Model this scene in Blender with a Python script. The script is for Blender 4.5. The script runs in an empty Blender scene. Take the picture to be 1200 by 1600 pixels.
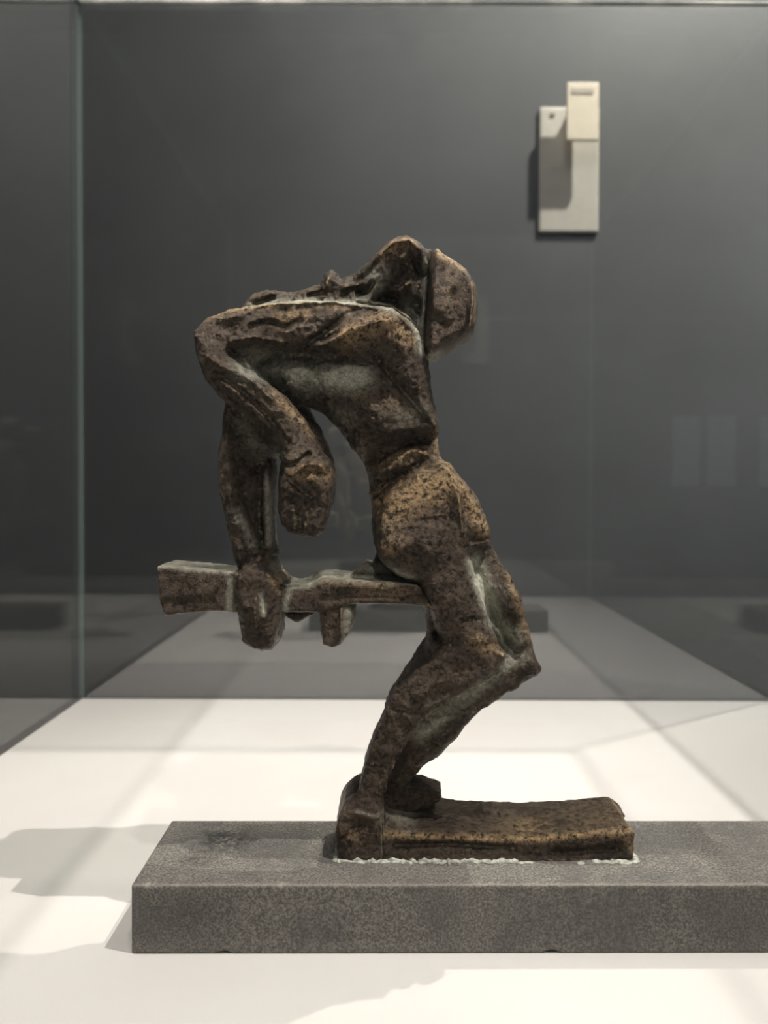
import bpy, bmesh, math
import numpy as np
from mathutils import Matrix, Vector, Euler

# ------------------------------------------------------------------ camera
SC = bpy.context.scene
COL = SC.collection
F = 1200.0                     # focal length in pixels of the 1200x1600 frame
DECK = 0.95                    # height of the white deck of the case
CZ = DECK + 0.338              # eye height
PITCH = math.radians(1.0)      # slight downward pitch
ROLL = math.radians(0.22)
VPX, VPY = 610.0, 757.0        # where the +Y direction lands
PX0 = VPX
PY0 = VPY + F * math.tan(PITCH)

cam_d = bpy.data.cameras.new('camera')
cam = bpy.data.objects.new('camera', cam_d)
COL.objects.link(cam)
cam_d.sensor_fit = 'VERTICAL'
cam_d.sensor_height = 36.0
cam_d.sensor_width = 27.0
cam_d.lens = 36.0 * F / 1600.0
cam_d.shift_x = -(PX0 - 600.0) / 1600.0
cam_d.shift_y = (PY0 - 800.0) / 1600.0
cam_d.clip_start = 0.01
R_CAM = Matrix.Rotation(math.radians(90) - PITCH, 3, 'X') @ Matrix.Rotation(ROLL, 3, 'Z')
cam.matrix_world = Matrix.Translation((0, 0, CZ)) @ R_CAM.to_4x4()
cam_d.dof.use_dof = True
cam_d.dof.focus_distance = 0.59
cam_d.dof.aperture_fstop = cam_d.lens / 5.0
SC.camera = cam
RC = np.array(R_CAM)


def at(px, py, Y):
    """world x, z of the photo pixel on the plane at distance Y"""
    d = RC @ np.array([(px - PX0) / F, -(py - PY0) / F, -1.0])
    s = Y / d[1]
    return d[0] * s, CZ + d[2] * s


# ------------------------------------------------------------------ world, lights, exposure
w = bpy.data.worlds.new('world')
SC.world = w
w.use_nodes = True
bg = w.node_tree.nodes['Background']
bg.inputs[0].default_value = (0.75, 0.85, 1.0, 1)
bg.inputs[1].default_value = 0.02
WALL_Y = 2.05


def spot(name, loc, target, energy, size_deg, radius=0.02, col=(1, 0.94, 0.885), blend=0.5):
    l = bpy.data.lights.new(name, 'SPOT')
    l.energy = energy
    l.spot_size = math.radians(size_deg)
    l.spot_blend = blend
    l.shadow_soft_size = radius
    l.color = col
    o = bpy.data.objects.new(name, l)
    COL.objects.link(o)
    o.location = loc
    o.rotation_euler = (Vector(target) - Vector(loc)).to_track_quat('-Z', 'Y').to_euler()
    return o


spot('spotlight_key', (0.90, 0.22, DECK + 2.45), (0.0, 0.68, DECK + 0.15), 370, 46, 0.010, (1, 0.94, 0.885), 1.0)
spot('spotlight_left', (-0.70, 0.55, DECK + 2.2), (0.0, 0.9, DECK), 150, 50, 0.012)
spot('spotlight_front', (0.35, -0.55, DECK + 2.3), (-0.01, 0.60, DECK + 0.27), 85, 20, 0.015, (1, 0.94, 0.87), 1.0)
spot('spotlight_wall', (1.16, WALL_Y - 0.50, 3.66), (0.3, WALL_Y, DECK + 0.9), 430, 120, 0.02, (1, 0.96, 0.86), 1.0)
spot('wall_fill_low', (2.5, 1.25, 3.3), (1.2, WALL_Y, 1.0), 340, 60, 0.05, (1, 0.98, 0.96), 1.0)  # added fill to lift the lower right wall, aimed clear of the fitting
al = bpy.data.lights.new('overhead_fill', 'AREA')  # added soft fill from above to weaken the deck shadows
al.energy = 14
al.size = 0.7
al.color = (1, 0.96, 0.93)
ao = bpy.data.objects.new('overhead_fill', al)
COL.objects.link(ao)
ao.location = (0.15, 1.0, DECK + 2.4)
pl = bpy.data.lights.new('ambient_fill', 'POINT')  # added point fill for the ambient level of the room
pl.energy = 12
pl.shadow_soft_size = 0.1
pl.color = (0.85, 0.95, 1.0)
po = bpy.data.objects.new('ambient_fill', pl)
COL.objects.link(po)
po.location = (0.4, -0.6, 3.5)

SC.view_settings.view_transform = 'Standard'
SC.view_settings.look = 'None'
SC.view_settings.gamma = 1
SC.view_settings.use_curve_mapping = False
SC.view_settings.exposure = 0.26


# ------------------------------------------------------------------ material helpers
def newmat(name):
    m = bpy.data.materials.new(name)
    m.use_nodes = True
    nt = m.node_tree
    return m, nt, nt.nodes['Principled BSDF']


def N(nt, typ, **kw):
    n = nt.nodes.new(typ)
    for k, v in kw.items():
        if k.startswith('i_'):
            n.inputs[k[2:]].default_value = v
        else:
            setattr(n, k, v)
    return n


def L(nt, a, b):
    nt.links.new(a, b)


def mixc(nt, fac, a, b):
    n = nt.nodes.new('ShaderNodeMix')
    n.data_type = 'RGBA'
    for s, v in ((n.inputs[0], fac), (n.inputs[6], a), (n.inputs[7], b)):
        if isinstance(v, (tuple, float, int)):
            s.default_value = (*v, 1) if isinstance(v, tuple) and len(v) == 3 else v
        else:
            L(nt, v, s)
    return n.outputs[2]


def ramp(nt, src, p0, p1):
    r = nt.nodes.new('ShaderNodeMapRange')
    r.inputs[1].default_value = p0
    r.inputs[2].default_value = p1
    r.interpolation_type = 'SMOOTHSTEP'
    L(nt, src, r.inputs[0])
    return r.outputs[0]


def noise(nt, scale, detail=6, rough=0.6, dist=0.0):
    tc = nt.nodes.get('TC') or nt.nodes.new('ShaderNodeTexCoord')
    tc.name = 'TC'
    n = nt.nodes.new('ShaderNodeTexNoise')
    n.inputs['Scale'].default_value = scale
    n.inputs['Detail'].default_value = detail
    n.inputs['Roughness'].default_value = rough
    n.inputs['Distortion'].default_value = dist
    L(nt, tc.outputs['Object'], n.inputs['Vector'])
    return n.outputs['Fac']


def math_(nt, op, a, b=None, c=None):
    n = nt.nodes.new('ShaderNodeMath')
    n.operation = op
    for i, v in enumerate((a, b, c)):
        if v is None:
            continue
        if isinstance(v, (int, float)):
            n.inputs[i].default_value = v
        else:
            L(nt, v, n.inputs[i])
    return n.outputs[0]


def bump(nt, h, strength, dist, prev=None):
    b = nt.nodes.new('ShaderNodeBump')
    b.inputs['Strength'].default_value = strength
    b.inputs['Distance'].default_value = dist
    L(nt, h, b.inputs['Height'])
    if prev is not None:
        L(nt, prev, b.inputs['Normal'])
    return b.outputs[0]


def plain(name, c, rough=0.6, var=0.0, scale=30, bmp=0.0):
    m, nt, p = newmat(name)
    p.inputs['Roughness'].default_value = rough
    if var:
        n = noise(nt, scale)
        L(nt, mixc(nt, ramp(nt, n, 0.3, 0.7), tuple(x * (1 - var) for x in c), tuple(min(1, x * (1 + var)) for x in c)), p.inputs['Base Color'])
        if bmp:
            L(nt, bump(nt, n, bmp, 0.002), p.inputs['Normal'])
    else:
        p.inputs['Base Color'].default_value = (*c, 1)
    return m


def glass_mat():
    m = bpy.data.materials.new('case_glass')
    m.use_nodes = True
    nt = m.node_tree
    nt.nodes.clear()
    out = nt.nodes.new('ShaderNodeOutputMaterial')
    geo = nt.nodes.new('ShaderNodeNewGeometry')
    dot = nt.nodes.new('ShaderNodeVectorMath')
    dot.operation = 'DOT_PRODUCT'
    L(nt, geo.outputs['Incoming'], dot.inputs[0])
    L(nt, geo.outputs['True Normal'], dot.inputs[1])
    c = math_(nt, 'ABSOLUTE', dot.outputs['Value'])
    p5 = math_(nt, 'POWER', math_(nt, 'SUBTRACT', 1.0, c), 5.0)
    R0 = 0.15
    fr = math_(nt, 'MULTIPLY_ADD', p5, 1 - R0, R0)
    tr = nt.nodes.new('ShaderNodeBsdfTransparent')
    tr.inputs[0].default_value = (0.99, 0.992, 0.99, 1)
    gl = nt.nodes.new('ShaderNodeBsdfGlossy')
    gl.inputs['Roughness'].default_value = 0.0
    mx = nt.nodes.new('ShaderNodeMixShader')
    L(nt, fr, mx.inputs[0])
    L(nt, tr.outputs[0], mx.inputs[1])
    L(nt, gl.outputs[0], mx.inputs[2])
    L(nt, mx.outputs[0], out.inputs[0])
    return m


GLASS = glass_mat()
EDGE, nt, p = newmat('glass_edge')
p.inputs['Base Color'].default_value = (0.30, 0.38, 0.37, 1)
p.inputs['Roughness'].default_value = 0.25
DARKEDGE = plain('glass_edge_dark', (0.05, 0.07, 0.068), 0.3)  # same edge painted darker so it stays dim in reflections
TOPEDGE, nt, p = newmat('glass_lit_edge')  # pale mottled colour stands in for light caught on the polished edge
n_ = noise(nt, 14, 4)
L(nt, mixc(nt, ramp(nt, n_, 0.4, 0.75), (0.42, 0.44, 0.43), (0.95, 0.93, 0.88)), p.inputs['Base Color'])
p.inputs['Roughness'].default_value = 0.35
WALL = plain('dark_wall_paint', (0.100, 0.107, 0.112), 0.62, 0.10, 2.2)
FLOORM = plain('grey_floor', (0.08, 0.078, 0.075), 0.5, 0.2, 6)
CEIL = plain('dark_ceiling', (0.03, 0.03, 0.03), 0.8)
DEV = plain('cream_plastic', (0.58, 0.55, 0.49), 0.5, 0.04, 40)
DEV2 = plain('cream_plastic_cover', (0.80, 0.72, 0.58), 0.5, 0.04, 40)
PANEL = plain('pale_panel', (0.7, 0.72, 0.72), 0.6)
PANEL.node_tree.nodes['Principled BSDF'].inputs['Emission Color'].default_value = (0.95, 1.0, 1.0, 1)
PANEL.node_tree.nodes['Principled BSDF'].inputs['Emission Strength'].default_value = 0.07

DECKM, nt, p = newmat('white_deck')
n1 = noise(nt, 5, 5)
sp = noise(nt, 260, 3, 0.5)
c = mixc(nt, ramp(nt, n1, 0.35, 0.7), (0.53, 0.512, 0.487), (0.55, 0.535, 0.512))
c = mixc(nt, ramp(nt, sp, 0.735, 0.78), c, (0.5, 0.46, 0.4))
L(nt, c, p.inputs['Base Color'])
p.inputs['Roughness'].default_value = 0.55
L(nt, bump(nt, noise(nt, 500, 3), 0.15, 0.0005), p.inputs['Normal'])


def bronze_mat():
    m, nt, p = newmat('patinated_bronze')
    n1 = noise(nt, 26, 8, 0.75, 0.6)
    n2 = noise(nt, 270, 6, 0.78)
    n3 = noise(nt, 420, 4, 0.7)
    n4 = noise(nt, 60, 7, 0.7, 0.8)
    geo = nt.nodes.new('ShaderNodeNewGeometry')
    pt = geo.outputs['Pointiness']
    pat = N(nt, 'ShaderNodeAttribute', attribute_name='patina').outputs['Fac']
    lit_gold = N(nt, 'ShaderNodeAttribute', attribute_name='lit_gold').outputs['Fac']
    base = mixc(nt, ramp(nt, n1, 0.3, 0.72), (0.055, 0.041, 0.030), (0.140, 0.106, 0.078))
    base = mixc(nt, math_(nt, 'MULTIPLY', ramp(nt, n4, 0.5, 0.66), 0.35), base, (0.24, 0.18, 0.125))
    base = mixc(nt, ramp(nt, n2, 0.54, 0.36), base, (0.016, 0.011, 0.009))
    # worn metal on edges, plus gold painted where the form catches light
    wear = math_(nt, 'ADD', ramp(nt, pt, 0.52, 0.60), math_(nt, 'MULTIPLY', lit_gold, 0.75))
    wear = math_(nt, 'MULTIPLY', wear, ramp(nt, n2, 0.36, 0.62))
    base = mixc(nt, math_(nt, 'MINIMUM', wear, 1.0), base, (0.72, 0.50, 0.27))
    # verdigris
    v = math_(nt, 'ADD', math_(nt, 'MULTIPLY', ramp(nt, pt, 0.485, 0.42), 0.75), pat)
    v = math_(nt, 'MULTIPLY', v, math_(nt, 'MULTIPLY_ADD', ramp(nt, n4, 0.3, 0.62), 0.6, 0.4))
    v = math_(nt, 'MINIMUM', v, 0.95)
    base = mixc(nt, v, base, mixc(nt, ramp(nt, n2, 0.3, 0.65), (0.30, 0.30, 0.23), (0.74, 0.73, 0.60)))
    L(nt, base, p.inputs['Base Color'])
    L(nt, math_(nt, 'MULTIPLY', math_(nt, 'SUBTRACT', 1.0, v), 0.7), p.inputs['Metallic'])
    L(nt, math_(nt, 'MULTIPLY_ADD', n2, 0.25, math_(nt, 'MULTIPLY_ADD', v, 0.3, 0.20)), p.inputs['Roughness'])
    b1 = bump(nt, n2, 0.9, 0.003)
    b2 = bump(nt, n3, 0.8, 0.0012, b1)
    L(nt, b2, p.inputs['Normal'])
    return m


BRONZE = bronze_mat()
RESID = plain('pale_residue', (0.42, 0.43, 0.37), 0.7, 0.35, 200, 0.6)


def stone_mat():
    m, nt, p = newmat('dark_grey_stone')
    a = noise(nt, 520, 5, 0.75)
    b = noise(nt, 16, 5, 0.6)
    d = noise(nt, 120, 6, 0.7, 1.0)
    geo = nt.nodes.new('ShaderNodeNewGeometry')
    sep = nt.nodes.new('ShaderNodeSeparateXYZ')
    tc = nt.nodes['TC']
    L(nt, tc.outputs['Object'], sep.inputs[0])
    nz = nt.nodes.new('ShaderNodeSeparateXYZ')
    L(nt, geo.outputs['True Normal'], nz.inputs[0])
    base = mixc(nt, ramp(nt, a, 0.38, 0.66), (0.085, 0.079, 0.071), (0.33, 0.305, 0.265))
    base = mixc(nt, math_(nt, 'MULTIPLY', ramp(nt, b, 0.45, 0.62), 0.5), base, (0.085, 0.083, 0.082))
    base = mixc(nt, math_(nt, 'MULTIPLY', ramp(nt, d, 0.55, 0.70), 0.45), base, (0.30, 0.27, 0.22))
    st = N(nt, 'ShaderNodeAttribute', attribute_name='stain').outputs['Fac']
    stv = math_(nt, 'MULTIPLY', st, math_(nt, 'MULTIPLY_ADD', ramp(nt, d, 0.58, 0.46), 0.6, 0.45))
    base = mixc(nt, stv, base, (0.022, 0.021, 0.02))
    ch = N(nt, 'ShaderNodeAttribute', attribute_name='chip').outputs['Fac']
    base = mixc(nt, math_(nt, 'MINIMUM', ch, 1.0), base, (0.50, 0.46, 0.38))
    L(nt, base, p.inputs['Base Color'])
    p.inputs['Roughness'].default_value = 0.58
    L(nt, bump(nt, a, 0.9, 0.0014, bump(nt, d, 1.0, 0.0022)), p.inputs['Normal'])
    return m


STONE = stone_mat()


# ------------------------------------------------------------------ object helpers
def link(name, me, mat=None, parent=None, loc=(0, 0, 0)):
    o = bpy.data.objects.new(name, me)
    COL.objects.link(o)
    if mat is not None:
        me.materials.append(mat)
    if parent is not None:
        o.parent = parent
    o.location = loc
    return o


def empty(name, loc, label, cat, group=None):
    o = bpy.data.objects.new(name, None)
    o.empty_display_size = 0.05
    COL.objects.link(o)
    o.location = loc
    o['label'] = label
    o['category'] = cat
    if group:
        o['group'] = group
    return o


def box(name, lo, hi, mat, parent=None, origin=(0, 0, 0), bev=0.0, seg=2, kind=None):
    bm = bmesh.new()
    bmesh.ops.create_cube(bm, size=1)
    for v in bm.verts:
        v.co = Vector(((lo[i] + hi[i]) / 2 + v.co[i] * (hi[i] - lo[i]) - origin[i]) for i in range(3))
    if bev:
        bmesh.ops.bevel(bm, geom=list(bm.edges), offset=bev, segments=seg, affect='EDGES', profile=0.6)
    me = bpy.data.meshes.new(name)
    bm.to_mesh(me)
    bm.free()
    o = link(name, me, mat, parent)
    if kind:
        o['kind'] = kind
    return o


# ------------------------------------------------------------------ room
WY = WALL_Y
box('floor', (-4, -4, -0.1), (4, WY, 0), FLOORM, kind='structure')
box('ceiling', (-4, -4, 3.7), (4, WY, 3.8), CEIL, kind='structure')
box('wall_back', (-4, WY, 0), (4, WY + 0.1, 3.7), WALL, kind='structure')
box('wall_front', (-4, -4.1, 0), (4, -4, 3.7), WALL, kind='structure')
box('wall_left', (-4.1, -4, 0), (-4, WY, 3.7), WALL, kind='structure')
box('wall_right', (4, -4, 0), (4.1, WY, 3.7), WALL, kind='structure')

# wall-mounted fitting
def wx(px, Y=WY): return at(px, 400, Y)[0]
def wz(py, Y=WY): return at(880, py, Y)[1]
x0, x1 = wx(843, WY - 0.02), wx(937, WY - 0.02)
z0, z1 = wz(361, WY - 0.02), wz(163, WY - 0.02)
org = ((x0 + x1) / 2, WY, (z0 + z1) / 2)
dev = empty('wall_fitting', org, 'cream wall-mounted fitting with a tall plate and raised top box on the dark wall', 'wall fitting')
box('back_plate', (x0, WY - 0.008, z0), (x1, WY, z1), DEV, dev, org, 0.006)
YB = WY - 0.057
bx0, bx1 = wx(884, YB), wx(934, YB)
bz0, bz1 = wz(219, YB), wz(128, YB)
hb = box('housing', (bx0, YB, bz0), (bx1, YB + 0.010, bz1), DEV2, dev, org, 0.003)
hb['label'] = 'brighter cream raised box'
box('stem', (bx0 + 0.030, YB + 0.009, bz1 - 0.055), (bx0 + 0.055, WY - 0.007, bz1 - 0.020), DEV, dev, org, 0.002)
box('slot', (bx0 + 0.012, YB - 0.0015, bz1 - 0.030), (bx1 - 0.014, YB + 0.002, bz1 - 0.016), plain('slot_grey', (0.5, 0.45, 0.38)), hb, (0, 0, 0), 0.0006)
hb.children[0].data.transform(Matrix.Translation((-org[0], -org[1], -org[2])))
sx, sz = wx(861), wz(181)
box('screw_head', (sx - 0.006, WY - 0.011, sz - 0.004), (sx + 0.006, WY - 0.0075, sz + 0.004), plain('screw', (0.3, 0.29, 0.26)), dev, org, 0.001)

# three pale panels on the wall behind the camera, seen faintly as reflections
for i, (a, b, lab) in enumerate(((1050, 1090, 'narrow backlit pale panel on the wall opposite, nearest the middle'),
                                 (1104, 1146, 'backlit pale panel on the wall opposite, between its two neighbours'),
                                 (1186, 1240, 'wide backlit pale panel on the wall opposite, nearest the side wall'))):
    Yv = 2 * 1.2 + 4
    xa, xb = (a - 610) / F * Yv, (b - 610) / F * Yv
    o = box('wall_panel', (xa, -3.995, CZ), (xb, -3.96, CZ + 0.58), PANEL, None, ((xa + xb) / 2, -4, CZ), 0.004)
    o.location = ((xa + xb) / 2, -4, CZ)
    o['label'] = lab
    o['category'] = 'panel'
    o['group'] = 'pale panels on the opposite wall'

# ------------------------------------------------------------------ display case
CX0, CX1, CY0, CY1 = -0.483, 0.602, 0.08, 1.2
CH = 1.0835
T = 0.008
cc = ((CX0 + CX1) / 2, (CY0 + CY1) / 2, 0)
case = empty('display_case', cc, 'square glass display case with a white deck, standing before the dark wall', 'display case')
box('plinth', (CX0 - T - 0.004, CY0 - T - 0.004, 0), (CX1 + T + 0.004, CY1 + T + 0.004, DECK - 0.03), plain('plinth_grey', (0.12, 0.12, 0.12)), case, cc, 0.002)
box('deck', (CX0, CY0, DECK - 0.03), (CX1, CY1, DECK), DECKM, case, cc, 0.0006, 1)


def pane(name, lo, hi, bright=3):
    o = box(name, lo, hi, GLASS, case, cc)
    o.data.materials.append(EDGE)
    o.data.materials.append(TOPEDGE)
    o.data.materials.append(DARKEDGE)
    dims = [hi[i] - lo[i] for i in range(3)]
    thin = dims.index(min(dims))
    for f in o.data.polygons:
        ax = max(range(3), key=lambda i: abs(f.normal[i]))
        if ax != thin:
            f.material_index = bright if (ax == 2) else 1
    return o


zt = DECK + CH
pane('glass_pane', (CX0, CY1, DECK - 0.03), (CX1, CY1 + T, zt), 2)
pane('glass_pane', (CX0, CY0 - T, DECK - 0.03), (CX1, CY0, zt))
pane('glass_pane', (CX0 - T, CY0 - T, DECK - 0.03), (CX0, CY1 + T, zt))
pane('glass_pane', (CX1, CY0 - T, DECK - 0.03), (CX1 + T, CY1 + T, zt))
for nm_, lo_, hi_ in (('lit_seam_strip', (CX0, CY1 - 0.003, zt - 0.004), (CX1, CY1, zt)),):
    box(nm_, lo_, hi_, TOPEDGE, case, cc, 0.0008, 1)  # added strip; its pale colour carries the bright line of the lit edge
tp = pane('glass_pane', (CX0 - T, CY0 - T, zt + 0.0006), (CX1 + T, CY1 + T, zt + T))
for f in tp.data.polygons:
    if abs(f.normal[2]) < 0.5:
        f.material_index = 2 if f.center[1] > 0.5 else 3

# ------------------------------------------------------------------ implicit modelling helpers
rng = np.random.RandomState(7)
_perm = rng.rand(64, 64, 64).astype(np.float32)


def vnoise(p, scale):
    q = p * scale + 100.0
    i = np.floor(q).astype(int)
    f = (q - i).astype(np.float32)
    f = f * f * (3 - 2 * f)
    i &= 63
    j = (i + 1) & 63
    r = 0
    for a in (0, 1):
        for b in (0, 1):
            for c in (0, 1):
                ww = (f[:, 0] if a else 1 - f[:, 0]) * (f[:, 1] if b else 1 - f[:, 1]) * (f[:, 2] if c else 1 - f[:, 2])
                r = r + ww * _perm[(j if a else i)[:, 0], (j if b else i)[:, 1], (j if c else i)[:, 2]]
    return r - 0.5


def poly_sdf(pts, X, Z):
    pts = np.array(pts)
    n = len(pts)
    d = np.full(X.shape, 1e9)
    s = np.ones(X.shape)
    for i in range(n):
        a, b = pts[i], pts[i - 1]
        e = b - a
        wx_, wz_ = X - a[0], Z - a[1]
        t = np.clip((wx_ * e[0] + wz_ * e[1]) / (e @ e + 1e-12), 0, 1)
        bx_, bz_ = wx_ - e[0] * t, wz_ - e[1] * t
        d = np.minimum(d, bx_ * bx_ + bz_ * bz_)
        c1 = Z >= a[1]
        c2 = Z < b[1]
        c3 = e[0] * wz_ > e[1] * wx_
        allc = (c1 & c2 & c3) | (~c1 & ~c2 & ~c3)
        s = np.where(allc, -s, s)
    return s * np.sqrt(d)


def part(pts, yf, yb, r=0.005, dome=0.0, R=0.02, front=None, k=0.004, domeb=None, cut=False):
    """outline in photo pixels (optionally with its own depth), front and back depth"""
    return dict(pts=pts, yf=yf, yb=yb, r=r, dome=dome, R=R, front=front, k=k,
                domeb=dome if domeb is None else domeb, cut=cut)


def build_field(parts, h):
    W = []
    for p in parts:
        w_ = [at(q[0], q[1], q[2] if len(q) > 2 else p['yf'] + p['r'] * 0.5) for q in p['pts']]
        W.append(w_)
    allp = np.array(sum(W, []))
    pad = 0.008
    x0, z0 = allp.min(0) - pad
    x1, z1 = allp.max(0) + pad
    y0 = min(min([p['yf']] + [q[2] for q in (p['front'] or [])]) for p in parts) - pad
    y1 = max(p['yb'] for p in parts) + pad
    xs, ys, zs = np.arange(x0, x1, h), np.arange(y0, y1, h), np.arange(z0, z1, h)
    Fd = np.full((len(xs), len(ys), len(zs)), 0.02, np.float32)
    for p, w_ in zip(parts, W):
        w_ = np.array(w_)
        m = p['k'] + 0.004
        i0, i1 = np.searchsorted(xs, [w_[:, 0].min() - m, w_[:, 0].max() + m])
        k0, k1 = np.searchsorted(zs, [w_[:, 1].min() - m, w_[:, 1].max() + m])
        X, Z = np.meshgrid(xs[i0:i1], zs[k0:k1], indexing='ij')
        s = poly_sdf(w_, X, Z)
        yf = np.full(X.shape, float(p['yf']))
        if p['front']:
            ws, acc = 1e-12, 0
            for (a, b, c) in p['front']:
                cx, cz = at(a, b, c)
                wt = 1.0 / (((X - cx) ** 2 + (Z - cz) ** 2) + 1e-5) ** 1.5
                ws = ws + wt
                acc = acc + wt * c
            yf = acc / ws
        t = np.clip(-s / p['R'], 0, 1)
        fall = (1 - t) ** 2
        yff = (yf + p['dome'] * fall)[:, None, :]
        ybb = (p['yb'] - p['domeb'] * fall)[:, None, :]
        Y = ys[None, :, None]
        r = p['r']
        q1 = (s + r)[:, None, :]
        q2 = np.maximum(yff - Y, Y - ybb) + r
        d = np.minimum(np.maximum(q1, q2), 0) + np.hypot(np.maximum(q1, 0), np.maximum(q2, 0)) - r
        sub = Fd[i0:i1, :, k0:k1]
        kk = p['k']
        if p['cut']:
            hh = np.maximum(kk - np.abs(sub + d), 0) / kk
            sub[:] = np.maximum(sub, -d) + hh * hh * kk * 0.25
        else:
            hh = np.maximum(kk - np.abs(sub - d), 0) / kk
            sub[:] = np.minimum(sub, d) - hh * hh * kk * 0.25
    return Fd, np.array([x0, y0, z0]), h


def surface_nets(Fd, org, h):
    nx, ny, nz = Fd.shape
    ins = Fd < 0
    cs = np.zeros((nx - 1, ny - 1, nz - 1), np.int8)
    for a in (0, 1):
        for b in (0, 1):
            for c in (0, 1):
                cs += ins[a:nx - 1 + a, b:ny - 1 + b, c:nz - 1 + c]
    act = (cs > 0) & (cs < 8)
    I = np.argwhere(act)
    idx = -np.ones(act.shape, np.int64)
    idx[act] = np.arange(len(I))
    acc = np.zeros((len(I), 3))
    cnt = np.zeros(len(I))
    crn = [(a, b, c) for a in (0, 1) for b in (0, 1) for c in (0, 1)]
    for u in crn:
        for ax in range(3):
            if u[ax] == 1:
                continue
            v = list(u)
            v[ax] = 1
            fu = Fd[I[:, 0] + u[0], I[:, 1] + u[1], I[:, 2] + u[2]]
            fv = Fd[I[:, 0] + v[0], I[:, 1] + v[1], I[:, 2] + v[2]]
            cr = (fu < 0) != (fv < 0)
            t = np.where(cr, fu / np.where(cr, fu - fv, 1), 0)
            pos = np.tile(np.array(u, float), (len(I), 1))
            pos[:, ax] += t
            acc += pos * cr[:, None]
            cnt += cr
    V = org + (I + acc / cnt[:, None]) * h
    quads = []
    for ax in range(3):
        a = [slice(None)] * 3
        b = [slice(None)] * 3
        a[ax] = slice(0, -1)
        b[ax] = slice(1, None)
        A, B = ins[tuple(a)], ins[tuple(b)]
        E = np.argwhere(A != B)
        o1, o2 = [(1, 2), (2, 0), (0, 1)][ax]
        E = E[(E[:, o1] > 0) & (E[:, o2] > 0) & (E[:, o1] < Fd.shape[o1] - 1) & (E[:, o2] < Fd.shape[o2] - 1)]
        fl = A[E[:, 0], E[:, 1], E[:, 2]]

        def g(d1, d2):
            e = E.copy()
            e[:, o1] -= d1
            e[:, o2] -= d2
            return idx[e[:, 0], e[:, 1], e[:, 2]]
        q = np.stack([g(1, 1), g(0, 1), g(0, 0), g(1, 0)], 1)
        q[~fl] = q[~fl][:, ::-1]
        quads.append(q)
    return V, np.concatenate(quads)


def vnormals(V, Q):
    n = np.cross(V[Q[:, 2]] - V[Q[:, 0]], V[Q[:, 3]] - V[Q[:, 1]])
    N_ = np.zeros_like(V)
    for j in range(4):
        for c in range(3):
            N_[:, c] += np.bincount(Q[:, j], n[:, c], len(V))
    return N_ / (np.linalg.norm(N_, axis=1, keepdims=True) + 1e-12)


def seg_dist(P2, pts):
    d = np.full(len(P2), 1e9)
    for i in range(max(1, len(pts) - 1)):
        a = pts[i]
        b = pts[min(i + 1, len(pts) - 1)]
        e = b - a
        t = np.clip(((P2 - a) @ e) / (e @ e + 1e-12), 0, 1)
        d = np.minimum(d, np.linalg.norm(P2 - a - t[:, None] * e, axis=1))
    return d


def stroke_w(V, pts, width, Y):
    pp = np.array([at(a, b, Y) for a, b in pts])
    wd = width / F * Y
    return np.exp(-(seg_dist(V[:, [0, 2]], pp) / wd) ** 2)


def sculpt(name, parts, h, strokes, patina, lit_gold, parent, org, rough=1.0, mat=None, Ys=0.59, flip=None):
    Fd, o0, h = build_field(parts, h)
    V, Q = surface_nets(Fd, o0, h)
    # light relaxation keeps the cast look while removing grid steps
    for _ in range(1):
        S = np.zeros_like(V)
        c = np.zeros(len(V))
        for j in range(4):
            for k in (1, 3):
                for d in range(3):
                    S[:, d] += np.bincount(Q[:, j], V[Q[:, (j + k) % 4], d], len(V))
                c += np.bincount(Q[:, j], minlength=len(V))
        V = V * 0.5 + 0.5 * S / np.maximum(c, 1)[:, None]
    Nn = vnormals(V, Q)
    if np.mean(Nn[:, 1] * (V[:, 1] - V[:, 1].mean())) < 0:
        Q = Q[:, ::-1]
        Nn = -Nn
    fr = np.clip(-Nn[:, 1], 0, 1)
    fr = fr * fr * (3 - 2 * fr)
    dy = np.zeros(len(V))
    for (pts, wd, amp) in strokes:
        dy += stroke_w(V, pts, wd * 0.85, Ys) * amp * 0.00125
    V[:, 1] -= dy * fr
    d = (vnoise(V, 45) * 0.0022 + vnoise(V + 3, 110) * 0.0016 + vnoise(V + 7, 260) * 0.0013 + vnoise(V + 9, 560) * 0.0009) * rough
    V += Nn * d[:, None]
    me = bpy.data.meshes.new(name)
    Vl = V - np.array(org)
    me.vertices.add(len(V))
    me.vertices.foreach_set('co', Vl.astype(np.float32).ravel())
    me.loops.add(len(Q) * 4)
    me.loops.foreach_set('vertex_index', Q.astype(np.int32).ravel())
    me.polygons.add(len(Q))
    me.polygons.foreach_set('loop_start', np.arange(0, len(Q) * 4, 4, dtype=np.int32))
    me.update(calc_edges=True)
    me.polygons.foreach_set('use_smooth', np.ones(len(Q), bool))
    for nm, lst in (('patina', patina), ('lit_gold', lit_gold)):
        a = np.zeros(len(V))
        for (pts, wd, amp) in lst:
            a = np.maximum(a, stroke_w(V, pts, wd, Ys) * amp)
        at_ = me.attributes.new(nm, 'FLOAT', 'POINT')
        at_.data.foreach_set('value', a.astype(np.float32))
    me.validate()
    return link(name, me, mat or BRONZE, parent)


# ------------------------------------------------------------------ sculpture
sx0, _ = at(205, 1390, 0.546)
SORG = (0.08, 0.6, DECK)
sculp = empty('sculpture', SORG, 'dark bronze figure arched over a rifle, fixed on a long grey stone block', 'sculpture')

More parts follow.
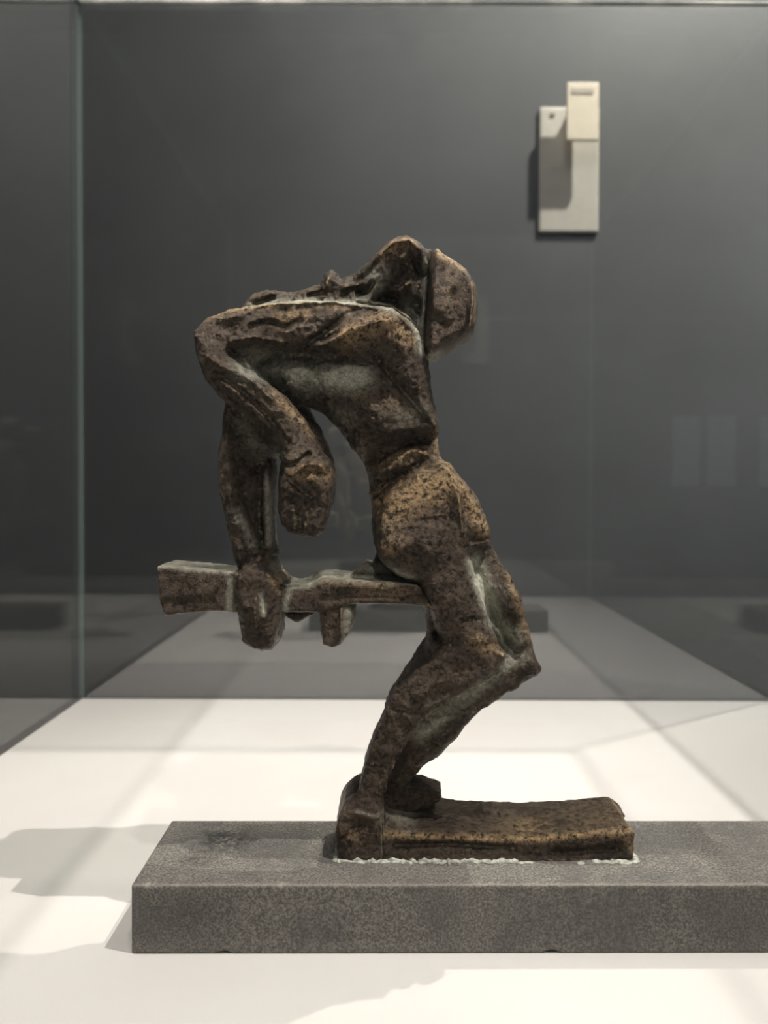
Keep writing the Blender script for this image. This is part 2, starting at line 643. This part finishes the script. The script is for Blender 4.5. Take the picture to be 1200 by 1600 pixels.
BK = 0.645
body_parts = [
    # torso
    part([(400, 578), (422, 603), (448, 630), (470, 628), (480, 630), (500, 640), (522, 662), (545, 692), (566, 720), (574, 752), (580, 790), (582, 830), (592, 872), (640, 920),
          (735, 900), (770, 850), (766, 820), (745, 775), (712, 738), (690, 712), (684, 680), (682, 640), (672, 600), (668, 548), (560, 520), (430, 540), (392, 566)],
         0.592, 0.642, 0.008, 0.012, 0.03,
         front=[(430, 585, .597), (470, 600, .596), (540, 600, .592), (620, 590, .588), (600, 640, .587), (560, 680, .592), (600, 715, .598), (650, 700, .597),
                (590, 760, .600), (650, 790, .586), (740, 800, .592), (700, 740, .590), (620, 860, .586), (670, 660, .590)]),
    # face and neck plane behind the shoulder
    part([(374, 482), (380, 468), (390, 454), (420, 448), (450, 451), (480, 447), (497, 440), (506, 424), (516, 418), (526, 424), (532, 434), (548, 426), (566, 414), (590, 397),
          (604, 380), (620, 373), (636, 372), (652, 378), (664, 390), (674, 392), (674, 540), (664, 560), (500, 520)],
         0.602, 0.642, 0.006, 0.004, 0.010,
         front=[(400, 462, .606), (450, 458, .606), (515, 432, .600), (560, 440, .607), (620, 395, .587), (605, 415, .589), (590, 440, .594), (640, 452, .596), (640, 480, .603), (660, 450, .600), (655, 520, .600), (590, 470, .602), (500, 460, .602)]),
    # shoulder and upper arm
    part([(299, 520), (302, 508), (318, 494), (336, 487), (352, 480), (376, 478), (420, 470), (470, 465), (530, 468), (575, 473), (612, 481), (638, 496), (653, 516), (662, 540),
          (672, 585), (682, 640), (684, 672), (660, 655), (620, 610), (590, 572), (540, 553), (500, 552), (455, 548), (425, 549), (400, 556), (386, 564), (330, 575), (302, 550)],
         0.583, 0.630, 0.006, 0.006, 0.016,
         front=[(320, 520, .585), (400, 500, .583), (470, 500, .586), (560, 500, .583), (620, 520, .580), (650, 580, .586), (670, 630, .590), (580, 545, .584), (450, 530, .585)]),
    # front forearm
    part([(299, 512), (298, 528), (306, 566), (316, 590), (334, 610), (352, 627), (384, 650), (412, 672), (434, 696), (438, 720), (432, 760), (433, 795), (438, 818), (452, 834),
          (470, 842), (490, 842), (504, 830), (512, 800), (519, 775, .60), (523, 745, .60), (516, 722), (500, 702), (490, 680), (474, 650), (452, 624), (425, 602), (402, 584), (386, 562), (350, 535)],
         0.580, 0.608, 0.006, 0.006, 0.013,
         front=[(330, 550, .581), (400, 620, .578), (460, 690, .578), (475, 740, .575), (470, 810, .577)]),
    # rear forearm, dark, seen beside the front one
    part([(430, 590), (470, 618), (482, 640), (500, 668), (515, 700), (524, 738), (524, 770), (516, 795), (470, 800), (440, 720), (400, 640)],
         0.612, 0.642, 0.006, 0.006, 0.012),
    # web between shoulder and rear arm
    part([(352, 622), (348, 655), (345, 690), (360, 720), (412, 722), (436, 704), (444, 690), (400, 640)], 0.600, 0.636, 0.005),
    # rear arm: hollow plate with raised rims
    part([(350, 640), (346, 680), (339, 712), (343, 760), (349, 805), (358, 845), (370, 888), (400, 905), (432, 890), (424, 868), (420, 850), (418, 800), (416, 750), (420, 712), (400, 690)],
         0.606, 0.638, 0.004, 0.002, 0.008),
    part([(345, 690), (339, 712), (341, 760), (347, 805), (356, 845), (368, 890), (428, 890), (416, 868), (402, 850), (388, 815), (376, 780), (369, 740), (364, 700), (356, 660)],
         0.592, 0.630, 0.005, 0.003, 0.008),
    part([(410, 735), (418, 712), (424, 730), (421, 790), (424, 850), (428, 868), (414, 866), (408, 800)], 0.600, 0.636, 0.004),
    # fist over the rifle
    part([(376, 886), (364, 902), (366, 940), (370, 968), (374, 1005), (388, 1016), (404, 1023), (420, 1018), (432, 1004), (438, 980, .60), (444, 950, .60), (449, 918, .61), (446, 902, .61), (424, 880, .62), (400, 876)],
         0.577, 0.640, 0.005, 0.004, 0.012, front=[(390, 900, .579), (400, 960, .576), (400, 1010, .582), (435, 940, .582)]),
    # hip and front thigh
    part([(588, 806), (598, 784), (612, 766), (650, 746), (690, 722), (704, 722), (728, 752), (750, 780), (764, 806), (769, 838), (740, 848), (730, 858), (738, 886), (752, 925),
          (766, 970), (782, 1012), (788, 1030), (776, 1048), (740, 1070), (700, 1094), (660, 1120), (620, 1085), (660, 1045), (692, 1008), (684, 985), (668, 944), (652, 914), (620, 900), (600, 878), (590, 850)],
         0.582, 0.620, 0.006, 0.008, 0.018,
         front=[(620, 800, .583), (680, 760, .584), (740, 810, .590), (670, 850, .578), (700, 930, .579), (760, 1010, .582), (700, 1040, .584), (650, 880, .582)]),
    # front shin
    part([(700, 1000), (684, 1020), (650, 1050), (622, 1080), (604, 1110), (588, 1146), (576, 1180), (566, 1218), (558, 1250), (556, 1300), (604, 1300), (600, 1256), (610, 1222), (622, 1190),
          (640, 1160), (658, 1126), (690, 1100), (740, 1072), (786, 1046), (788, 1020), (740, 995)],
         0.583, 0.615, 0.0025, 0.002, 0.008, k=0.002, front=[(740, 1030, .583), (650, 1080, .586), (590, 1180, .589), (580, 1250, .589)]),
    # rear thigh
    part([(728, 846), (764, 842), (780, 868), (796, 900), (812, 936), (822, 970), (832, 1010), (841, 1040), (834, 1052), (800, 1060), (690, 1020), (670, 985), (664, 955), (640, 900)],
         0.606, 0.645, 0.005, 0.003, 0.010,
         front=[(750, 860, .612), (800, 950, .594), (815, 1000, .592), (775, 960, .612), (795, 1000, .610), (835, 1040, .590)]),
    # rear shin and foot
    part([(841, 1038), (842, 1046), (818, 1062), (780, 1086), (752, 1106), (732, 1124), (712, 1152), (690, 1176), (664, 1196), (645, 1216), (640, 1230), (672, 1229, .62), (690, 1236, .62),
          (692, 1250), (676, 1262), (640, 1272), (594, 1275), (590, 1180), (600, 1110, .645), (603, 1086, .645), (632, 1040, .645), (662, 1000, .645), (668, 975, .645), (740, 1000)],
         0.606, 0.645, 0.004, 0.002, 0.008, k=0.0025, front=[(830, 1040, .592), (800, 1062, .593), (750, 1095, .595), (700, 1120, .598), (650, 1190, .603), (650, 1255, .606)]),
]
groove, ridge = -1, 1
body_strokes = [
    ([(468, 545), (505, 522), (545, 492), (560, 482)], 6, -3.2),
    ([(500, 545), (545, 520), (590, 505), (625, 502)], 9, 2.6),
    ([(505, 533), (530, 522)], 5, -2.2),
    ([(440, 485), (500, 478), (560, 480)], 7, -2.0),
    ([(380, 484), (460, 472), (540, 474), (610, 487), (650, 520)], 3.5, 2.6),
    ([(395, 512), (420, 505), (450, 512), (470, 500)], 5, -2.2),
    ([(345, 500), (380, 495)], 6, 1.6), ([(365, 535), (400, 530), (440, 535)], 6, 2.2),
    ([(360, 550), (375, 560), (395, 585)], 5, -2.6),
    ([(330, 560), (350, 575), (390, 590), (430, 625)], 6, 1.8),
    ([(340, 585), (380, 612), (420, 650), (450, 690)], 5, -1.6),
    ([(420, 600), (455, 632), (480, 668), (500, 700)], 4, 2.0),
    ([(438, 715), (455, 728), (470, 725), (485, 712)], 5, -2.6),
    ([(462, 742), (478, 728), (500, 724), (512, 735)], 6, 3.4),
    ([(458, 752), (478, 770), (502, 786)], 6, -2.0), ([(470, 752), (490, 745), (505, 760)], 9, 1.8),
    ([(450, 775), (475, 780)], 8, -2.2), ([(490, 795), (505, 790)], 6, -2.0),
    ([(462, 790), (462, 825)], 4, 1.4), ([(482, 800), (480, 828)], 4, 1.0), ([(472, 800), (471, 830)], 4, -1.0), ([(440, 800), (445, 820)], 4, 1.2),
    ([(588, 560), (620, 600), (660, 645), (680, 668)], 5, -2.0),
    ([(428, 585), (438, 598)], 7, -4.0), ([(440, 600), (450, 598)], 4, 2.0),
    ([(572, 716), (602, 706), (640, 690), (672, 680)], 14, -4.0),
    ([(560, 690), (600, 672), (650, 668), (678, 664)], 9, 2.6),
    ([(625, 712), (650, 702), (680, 716)], 7, 3.0), ([(596, 738), (620, 722)], 8, 2.6), ([(610, 745), (650, 728), (672, 712)], 6, -2.6),
    ([(585, 775), (605, 758), (640, 738)], 6, -3.2),
    ([(612, 770), (650, 750), (688, 728)], 6, 2.2),
    ([(690, 690), (703, 740), (716, 780), (722, 830)], 4, 1.8), ([(698, 780), (708, 840)], 6, -1.4),
    ([(660, 806), (712, 800)], 5, 1.2),
    ([(735, 852), (768, 846)], 4, 2.4), ([(742, 868), (760, 862)], 9, -3.2),
    ([(738, 880), (752, 930), (768, 980), (784, 1022)], 3.5, 1.8),
    ([(755, 900), (775, 960), (800, 1012)], 7, -3.0),
    ([(700, 920), (690, 980)], 10, -1.0), ([(725, 990), (765, 1000), (780, 1020)], 8, 1.8), ([(725, 965), (750, 968)], 5, -1.8),
    ([(700, 1095), (740, 1074), (785, 1048)], 3, 1.8), ([(615, 1200), (632, 1165), (655, 1128), (690, 1102)], 3, 1.6),
    ([(600, 1100), (640, 1110)], 5, -1.6), ([(690, 1130), (720, 1125), (740, 1115)], 8, 1.6), ([(700, 1150), (670, 1180)], 6, -1.4),
    # face
    ([(652, 408), (660, 420)], 9, -8.0), ([(636, 412), (640, 420)], 5, -3), ([(625, 450), (640, 440)], 5, 3.5),
    ([(600, 458), (615, 462)], 8, -6), ([(652, 470), (656, 500)], 9, -5),
    ([(598, 392), (612, 380), (640, 376), (655, 388)], 7, 3.5), ([(560, 452), (574, 448), (582, 440)], 6, -6), ([(540, 442), (570, 434)], 5, 2.5),
    ([(512, 430), (508, 445)], 6, 2.5), ([(535, 452), (545, 445)], 5, -3), ([(590, 430), (585, 450), (575, 466)], 5, 2.5),
    ([(392, 466), (420, 456)], 4.5, -4.5), ([(480, 455), (500, 450)], 4, -3.5), ([(590, 405), (575, 422)], 5, -4),
    ([(664, 430), (663, 480), (655, 512)], 2.5, 2.5), ([(560, 466), (610, 474), (640, 494), (655, 518)], 3.5, 3),
    # rear arm and fist
    ([(360, 720), (366, 780), (382, 840)], 4, -0.8), ([(398, 780), (400, 830)], 9, -2.5),
    ([(412, 925), (416, 950)], 4, -1.8), ([(403, 925), (405, 985)], 4, 0.9), ([(375, 970), (440, 968)], 6, -0.9), ([(382, 975), (383, 1005)], 2, 1.2),
    ([(424, 895), (444, 910)], 4, 1.6), ([(365, 895), (366, 960)], 3, 0.8),
]
body_pat = [
    ([(395, 572), (425, 575), (470, 585), (520, 588), (560, 590)], 19, 1.3), ([(440, 600), (470, 610)], 16, 0.3), ([(540, 580), (560, 600)], 20, 0.28), ([(540, 650), (520, 640)], 14, 0.25),
    ([(385, 472), (440, 466), (520, 468), (590, 474), (640, 496), (655, 522), (660, 550)], 7, 0.95),
    ([(664, 400), (664, 470), (656, 515), (660, 550)], 4, 0.9), ([(560, 462), (590, 450), (600, 430), (575, 424)], 9, 0.6), ([(640, 470), (655, 495)], 14, 0.35),
    ([(745, 880), (760, 925), (780, 975), (803, 1008)], 12, 1.9), ([(800, 1010), (810, 1025), (760, 1068), (690, 1125), (655, 1155)], 13, 0.6),
    ([(372, 660), (400, 700), (430, 710)], 14, 0.38), ([(370, 800), (392, 850)], 7, 0.45), ([(414, 740), (416, 850)], 5, 0.5),
    ([(424, 884), (446, 905), (447, 960), (436, 1000)], 5, 0.7), ([(412, 925), (416, 955)], 4, 0.7), ([(590, 880), (640, 905)], 9, 0.6), ([(620, 650), (660, 640)], 14, 0.18),
    ([(735, 862), (742, 870)], 7, 0.4), ([(670, 1100), (700, 1085)], 5, 0.3),
]
body_lit_gold = [  # gold flecks painted over lit crests and highlights
    ([(610, 790), (660, 765), (700, 755)], 28, 0.9), ([(690, 690), (710, 750), (760, 830)], 14, 0.9), ([(600, 720), (660, 705)], 14, 0.5), ([(620, 845), (600, 860)], 14, 0.4),
    ([(540, 530), (600, 505), (640, 530)], 16, 0.8), ([(310, 500), (350, 485), (450, 475), (560, 478)], 6, 0.8), ([(440, 500), (480, 490)], 12, 0.5),
    ([(470, 738), (510, 740)], 12, 0.7), ([(600, 395), (640, 380)], 10, 0.7), ([(770, 1010), (740, 1000)], 12, 0.6), ([(800, 900), (830, 1000)], 7, 0.55),
    ([(430, 615), (490, 680)], 7, 0.6), ([(430, 895), (440, 915)], 8, 0.7), ([(625, 1050), (600, 1090)], 5, 0.4), ([(560, 610), (640, 640)], 18, 0.15),
]
sculpt('figure', body_parts, 0.00085, body_strokes, body_pat, body_lit_gold, sculp, SORG, 1.0)

head_parts = [
    part([(673, 400), (676, 386), (684, 382), (696, 392), (712, 401), (728, 413), (739, 427), (747, 444), (749, 468), (747, 495), (744, 515), (726, 525), (702, 538), (678, 554), (667, 557), (664, 530), (667, 480), (670, 430)],
         0.587, 0.645, 0.0018, 0.010, 0.0065, front=[(690, 400, .588), (700, 470, .586), (715, 520, .587)]),
]
sculpt('helmet', head_parts, 0.0011, [([(735, 420), (738, 470), (734, 515)], 4, 1.6), ([(700, 430), (710, 450)], 10, 1.2), ([(680, 500), (700, 510)], 9, -1.2), ([(744, 450), (742, 500)], 3, -2)],
       [([(672, 556), (705, 542), (744, 517)], 4, 0.5)], [([(690, 395), (725, 415)], 9, 0.8), ([(740, 440), (742, 500)], 4, 0.4), ([(700, 460), (705, 475)], 16, 0.1)], sculp, SORG, 0.6)

# rifle
rifle_parts = [
    part([(245, 884), (300, 889), (340, 893), (378, 894), (378, 957), (330, 955), (290, 959), (256, 962), (249, 940), (246, 910)], 0.583, 0.636, 0.0025, 0.0, 0.01),
    part([(430, 908), (450, 916), (470, 919), (484, 916), (500, 905), (560, 908), (620, 911), (656, 914), (676, 950), (640, 945), (556, 943), (500, 958), (446, 957), (430, 950)],
         0.586, 0.640, 0.0025, 0.0, 0.01),
    # lumpy casting flash under and over the barrel
    part([(440, 950, .63), (452, 958, .63), (466, 968, .63), (486, 958, .63), (500, 950, .63)], 0.61, 0.64, 0.003),
    part([(545, 900, .64), (560, 884, .64), (572, 872, .64), (584, 876, .64), (590, 862, .64), (596, 850, .63), (604, 880), (625, 905), (560, 908)], 0.606, 0.64, 0.004),
    part([(478, 905, .64), (498, 893, .64), (520, 890, .64), (560, 893, .64), (560, 910), (500, 912)], 0.625, 0.645, 0.003),
]
rifle = sculpt('rifle', rifle_parts, 0.0011, [([(365, 900), (364, 950)], 4, -1.5), ([(260, 940), (330, 938)], 8, -1), ([(500, 935), (560, 928), (640, 930)], 5, -0.8), ([(520, 915), (650, 920)], 4, 0.8)],
               [([(245, 882), (300, 887), (365, 892)], 3.5, 0.6), ([(362, 895), (362, 958)], 5, 0.6), ([(450, 915), (484, 914), (500, 903), (560, 905), (650, 910)], 4.5, 0.75), ([(560, 890), (610, 895)], 9, 0.55), ([(446, 950), (455, 915)], 5, 0.6), ([(545, 950), (555, 945)], 6, 0.5)],
               [([(500, 908), (650, 915)], 4, 0.5), ([(560, 925), (640, 925)], 9, 0.3)], sculp, SORG, 0.6)
mag_parts = [part([(497, 940), (540, 938, .60), (556, 942, .62), (553, 968, .60), (548, 985, .60), (540, 998), (533, 1009), (520, 1012), (504, 1008), (500, 985)], 0.587, 0.628, 0.003, 0.001, 0.01)]
mag = sculpt('magazine', mag_parts, 0.0011, [([(534, 950), (533, 1000)], 3, 1.2)], [([(545, 950), (542, 995)], 7, 0.55)], [], rifle, SORG, 0.8)

# foot slab
slab_parts = [
    part([(594, 1296), (640, 1297), (700, 1295), (760, 1300), (830, 1307), (880, 1300), (930, 1295), (984, 1292), (992, 1304), (991, 1346), (800, 1353), (594, 1353)],
         0.585, 0.645, 0.003, 0.001, 0.006),
    part([(600, 1254, .645), (700, 1252, .645), (820, 1251, .645), (900, 1254, .645), (960, 1253, .645), (964, 1256, .645), (976, 1290, .60), (982, 1340, .60), (600, 1340, .60)], 0.618, 0.645, 0.003, 0.002, 0.006, k=0.008),
    part([(524, 1300), (528, 1278), (536, 1262), (550, 1250), (570, 1242), (596, 1252), (600, 1270), (600, 1353), (530, 1353), (525, 1330)], 0.582, 0.636, 0.0025, 0.002, 0.008, k=0.002),
    part([(590, 1262), (640, 1276), (700, 1288), (780, 1300), (780, 1330), (590, 1330)], 0.597, 0.640, 0.006, 0.004, 0.01, k=0.006),
]
sculpt('foot_slab', slab_parts, 0.0012, [([(596, 1270), (597, 1345)], 3, -1.8), ([(620, 1318), (700, 1316), (800, 1322)], 6, -1.8), ([(640, 1338), (900, 1338)], 4, 1.2), ([(545, 1290), (550, 1330)], 8, 1.0), ([(870, 1330), (960, 1325)], 8, -1.4), ([(556, 1262), (590, 1268)], 3, 1.2)],
       [([(600, 1272), (640, 1285)], 12, 0.4), ([(530, 1350), (990, 1350)], 3.5, 0.6), ([(560, 1262), (590, 1270)], 3, 0.5)], [([(600, 1300), (830, 1308), (985, 1294)], 5, 1.0), ([(975, 1300), (988, 1330)], 8, 0.5), ([(530, 1290), (560, 1300)], 10, 0.35)], sculp, SORG, 0.6)

# residue bead round the bottom of the slab
bm = bmesh.new()
path = [at(526, 1353, 0.580), at(994, 1349, 0.582)]
xa, xb = path[0][0], path[1][0]
ZT = CZ - 0.288
nseg = 150
for k in range(nseg):
    t = k / nseg
    x = xa + (xb - xa) * t
    if (0.66 < t < 0.86 and rng.rand() < 0.8) or rng.rand() < 0.15:
        continue
    wd = 0.001 + rng.rand() ** 2 * 0.004
    mat_ = Matrix.Translation((x, 0.5805 + rng.rand() * 0.002, ZT)) @ Matrix.Diagonal((0.0018 + rng.rand() * 0.004, wd, 0.0005 + rng.rand() ** 2 * 0.003, 1))
    bmesh.ops.create_icosphere(bm, subdivisions=1, radius=1, matrix=mat_)
for k in range(14):
    mat_ = Matrix.Translation((xb + rng.rand() * 0.002, 0.583 + k * 0.004, ZT)) @ Matrix.Diagonal((0.003, 0.003, 0.0015, 1))
    bmesh.ops.create_icosphere(bm, subdivisions=1, radius=1, matrix=mat_)
    mat_ = Matrix.Translation((xa - rng.rand() * 0.001, 0.583 + k * 0.004, ZT)) @ Matrix.Diagonal((0.003, 0.003, 0.0015, 1))
    bmesh.ops.create_icosphere(bm, subdivisions=1, radius=1, matrix=mat_)
for v in bm.verts:
    v.co -= Vector(SORG)
for f in bm.faces:
    f.smooth = True
me = bpy.data.meshes.new('fixing_residue')
bm.to_mesh(me)
bm.free()
o = link('fixing_residue', me, RESID, sculp)
o['kind'] = 'stuff'
o['label'] = 'pale crusty residue along the foot slab'

# stone block: gridded box, fine edge wear and two chips at the lower front edge
def stone_block():
    fl = np.array([at(205, 1390, 0.546)[0], 0.546])
    Lx, Dy, Hz = 0.548, 0.106, 0.05
    ang = math.radians(0.5)
    nx, ny, nz = 366, 72, 34
    V = []
    quads = []
    def face(o, u, v, nu, nv):
        b = len(V)
        for i in range(nu + 1):
            for j in range(nv + 1):
                V.append(np.array(o) + np.array(u) * i / nu + np.array(v) * j / nv)
        for i in range(nu):
            for j in range(nv):
                a = b + i * (nv + 1) + j
                quads.append((a, a + nv + 1, a + nv + 2, a + 1))
    face((0, 0, 0), (Lx, 0, 0), (0, 0, Hz), nx, nz)
    face((0, 0, Hz), (Lx, 0, 0), (0, Dy, 0), nx, ny)
    face((0, Dy, Hz), (Lx, 0, 0), (0, 0, -Hz), nx, nz)
    face((0, Dy, 0), (Lx, 0, 0), (0, -Dy, 0), nx, ny)
    face((0, Dy, 0), (0, -Dy, 0), (0, 0, Hz), ny, nz)
    face((Lx, 0, 0), (0, Dy, 0), (0, 0, Hz), ny, nz)
    V = np.array(V)
    r = 0.0011
    lo = np.array([r, r, r]); hi = np.array([Lx - r, Dy - r, Hz - r])
    c = np.clip(V, lo, hi)
    d = V - c
    ln = np.linalg.norm(d, axis=1, keepdims=True)
    V = c + d / np.maximum(ln, 1e-9) * r
    # chips
    for cx, rad, zz in ((0.0665, 0.0036, -0.0010), (0.3025, 0.0040, -0.0012), (0.018, 0.0022, Hz + 0.0006), (0.107, 0.0018, Hz + 0.0005), (0.24, 0.0013, Hz + 0.0004)):
        ctr = np.array([cx, -0.0006, zz])
        q = (V - ctr) / np.array([1.7, 1, 1])
        dd = np.linalg.norm(q, axis=1)
        m = dd < rad
        V[m] = ctr + (q[m] / np.maximum(dd[m], 1e-9)[:, None] * rad) * np.array([1.7, 1, 1])
        V[m, 2] = np.clip(V[m, 2], 0, Hz)
        V[m, 1] = np.maximum(V[m, 1], 0.0002)
    nz_ = (vnoise(V, 400) * 0.0004 + vnoise(V, 900) * 0.0003)
    topm = V[:, 2] > Hz - 1e-4
    V[topm, 2] += nz_[topm] * 0.9
    frm = V[:, 1] < 1e-4
    V[frm, 1] += nz_[frm] * 0.5
    # stain attribute (blackened scratched patch near the left end of the top)
    st = np.exp(-(((V[:, 0] - 0.050) / 0.024) ** 2 + ((V[:, 1] - 0.070) / 0.026) ** 2) ** 1.3) * topm
    st = np.maximum(st, np.exp(-(((V[:, 0] - 0.040) / 0.016) ** 2 + ((V[:, 1] - 0.036) / 0.007) ** 2)) * 0.8 * topm)
    st = np.maximum(st, np.exp(-(((V[:, 0] - 0.045) / 0.022) ** 2 + ((V[:, 2] - 0.028) / 0.012) ** 2)) * 0.4 * (~topm))
    chp = np.zeros(len(V))
    for cx, cr in ((0.0115, 0.0022), (0.107, 0.0022), (0.033, 0.0012), (0.2, 0.0009)):
        chp = np.maximum(chp, np.exp(-((V[:, 0] - cx) ** 2 + V[:, 1] ** 2 * 0.5 + (V[:, 2] - Hz) ** 2) / cr ** 2))
    chp = np.maximum(chp, 0.45 * np.exp(-((V[:, 1] - 0.0005) ** 2 + (V[:, 2] - Hz) ** 2) / 0.0012 ** 2))
    ca, sa = math.cos(ang), math.sin(ang)
    X = V[:, 0] * ca - V[:, 1] * sa + fl[0]
    Y = V[:, 0] * sa + V[:, 1] * ca + fl[1]
    P = np.stack([X, Y, V[:, 2] + DECK], 1) - np.array(SORG)
    me = bpy.data.meshes.new('stone_block')
    me.from_pydata(P.tolist(), [], quads)
    a = me.attributes.new('stain', 'FLOAT', 'POINT')
    a.data.foreach_set('value', st.astype(np.float32))
    a = me.attributes.new('chip', 'FLOAT', 'POINT')
    a.data.foreach_set('value', chp.astype(np.float32))
    bm = bmesh.new()
    bm.from_mesh(me)
    bmesh.ops.remove_doubles(bm, verts=bm.verts, dist=1e-5)
    bmesh.ops.recalc_face_normals(bm, faces=bm.faces)
    for f in bm.faces:
        f.smooth = True
    bm.to_mesh(me)
    bm.free()
    o = link('stone_block', me, STONE, sculp)
    return o


stone_block()
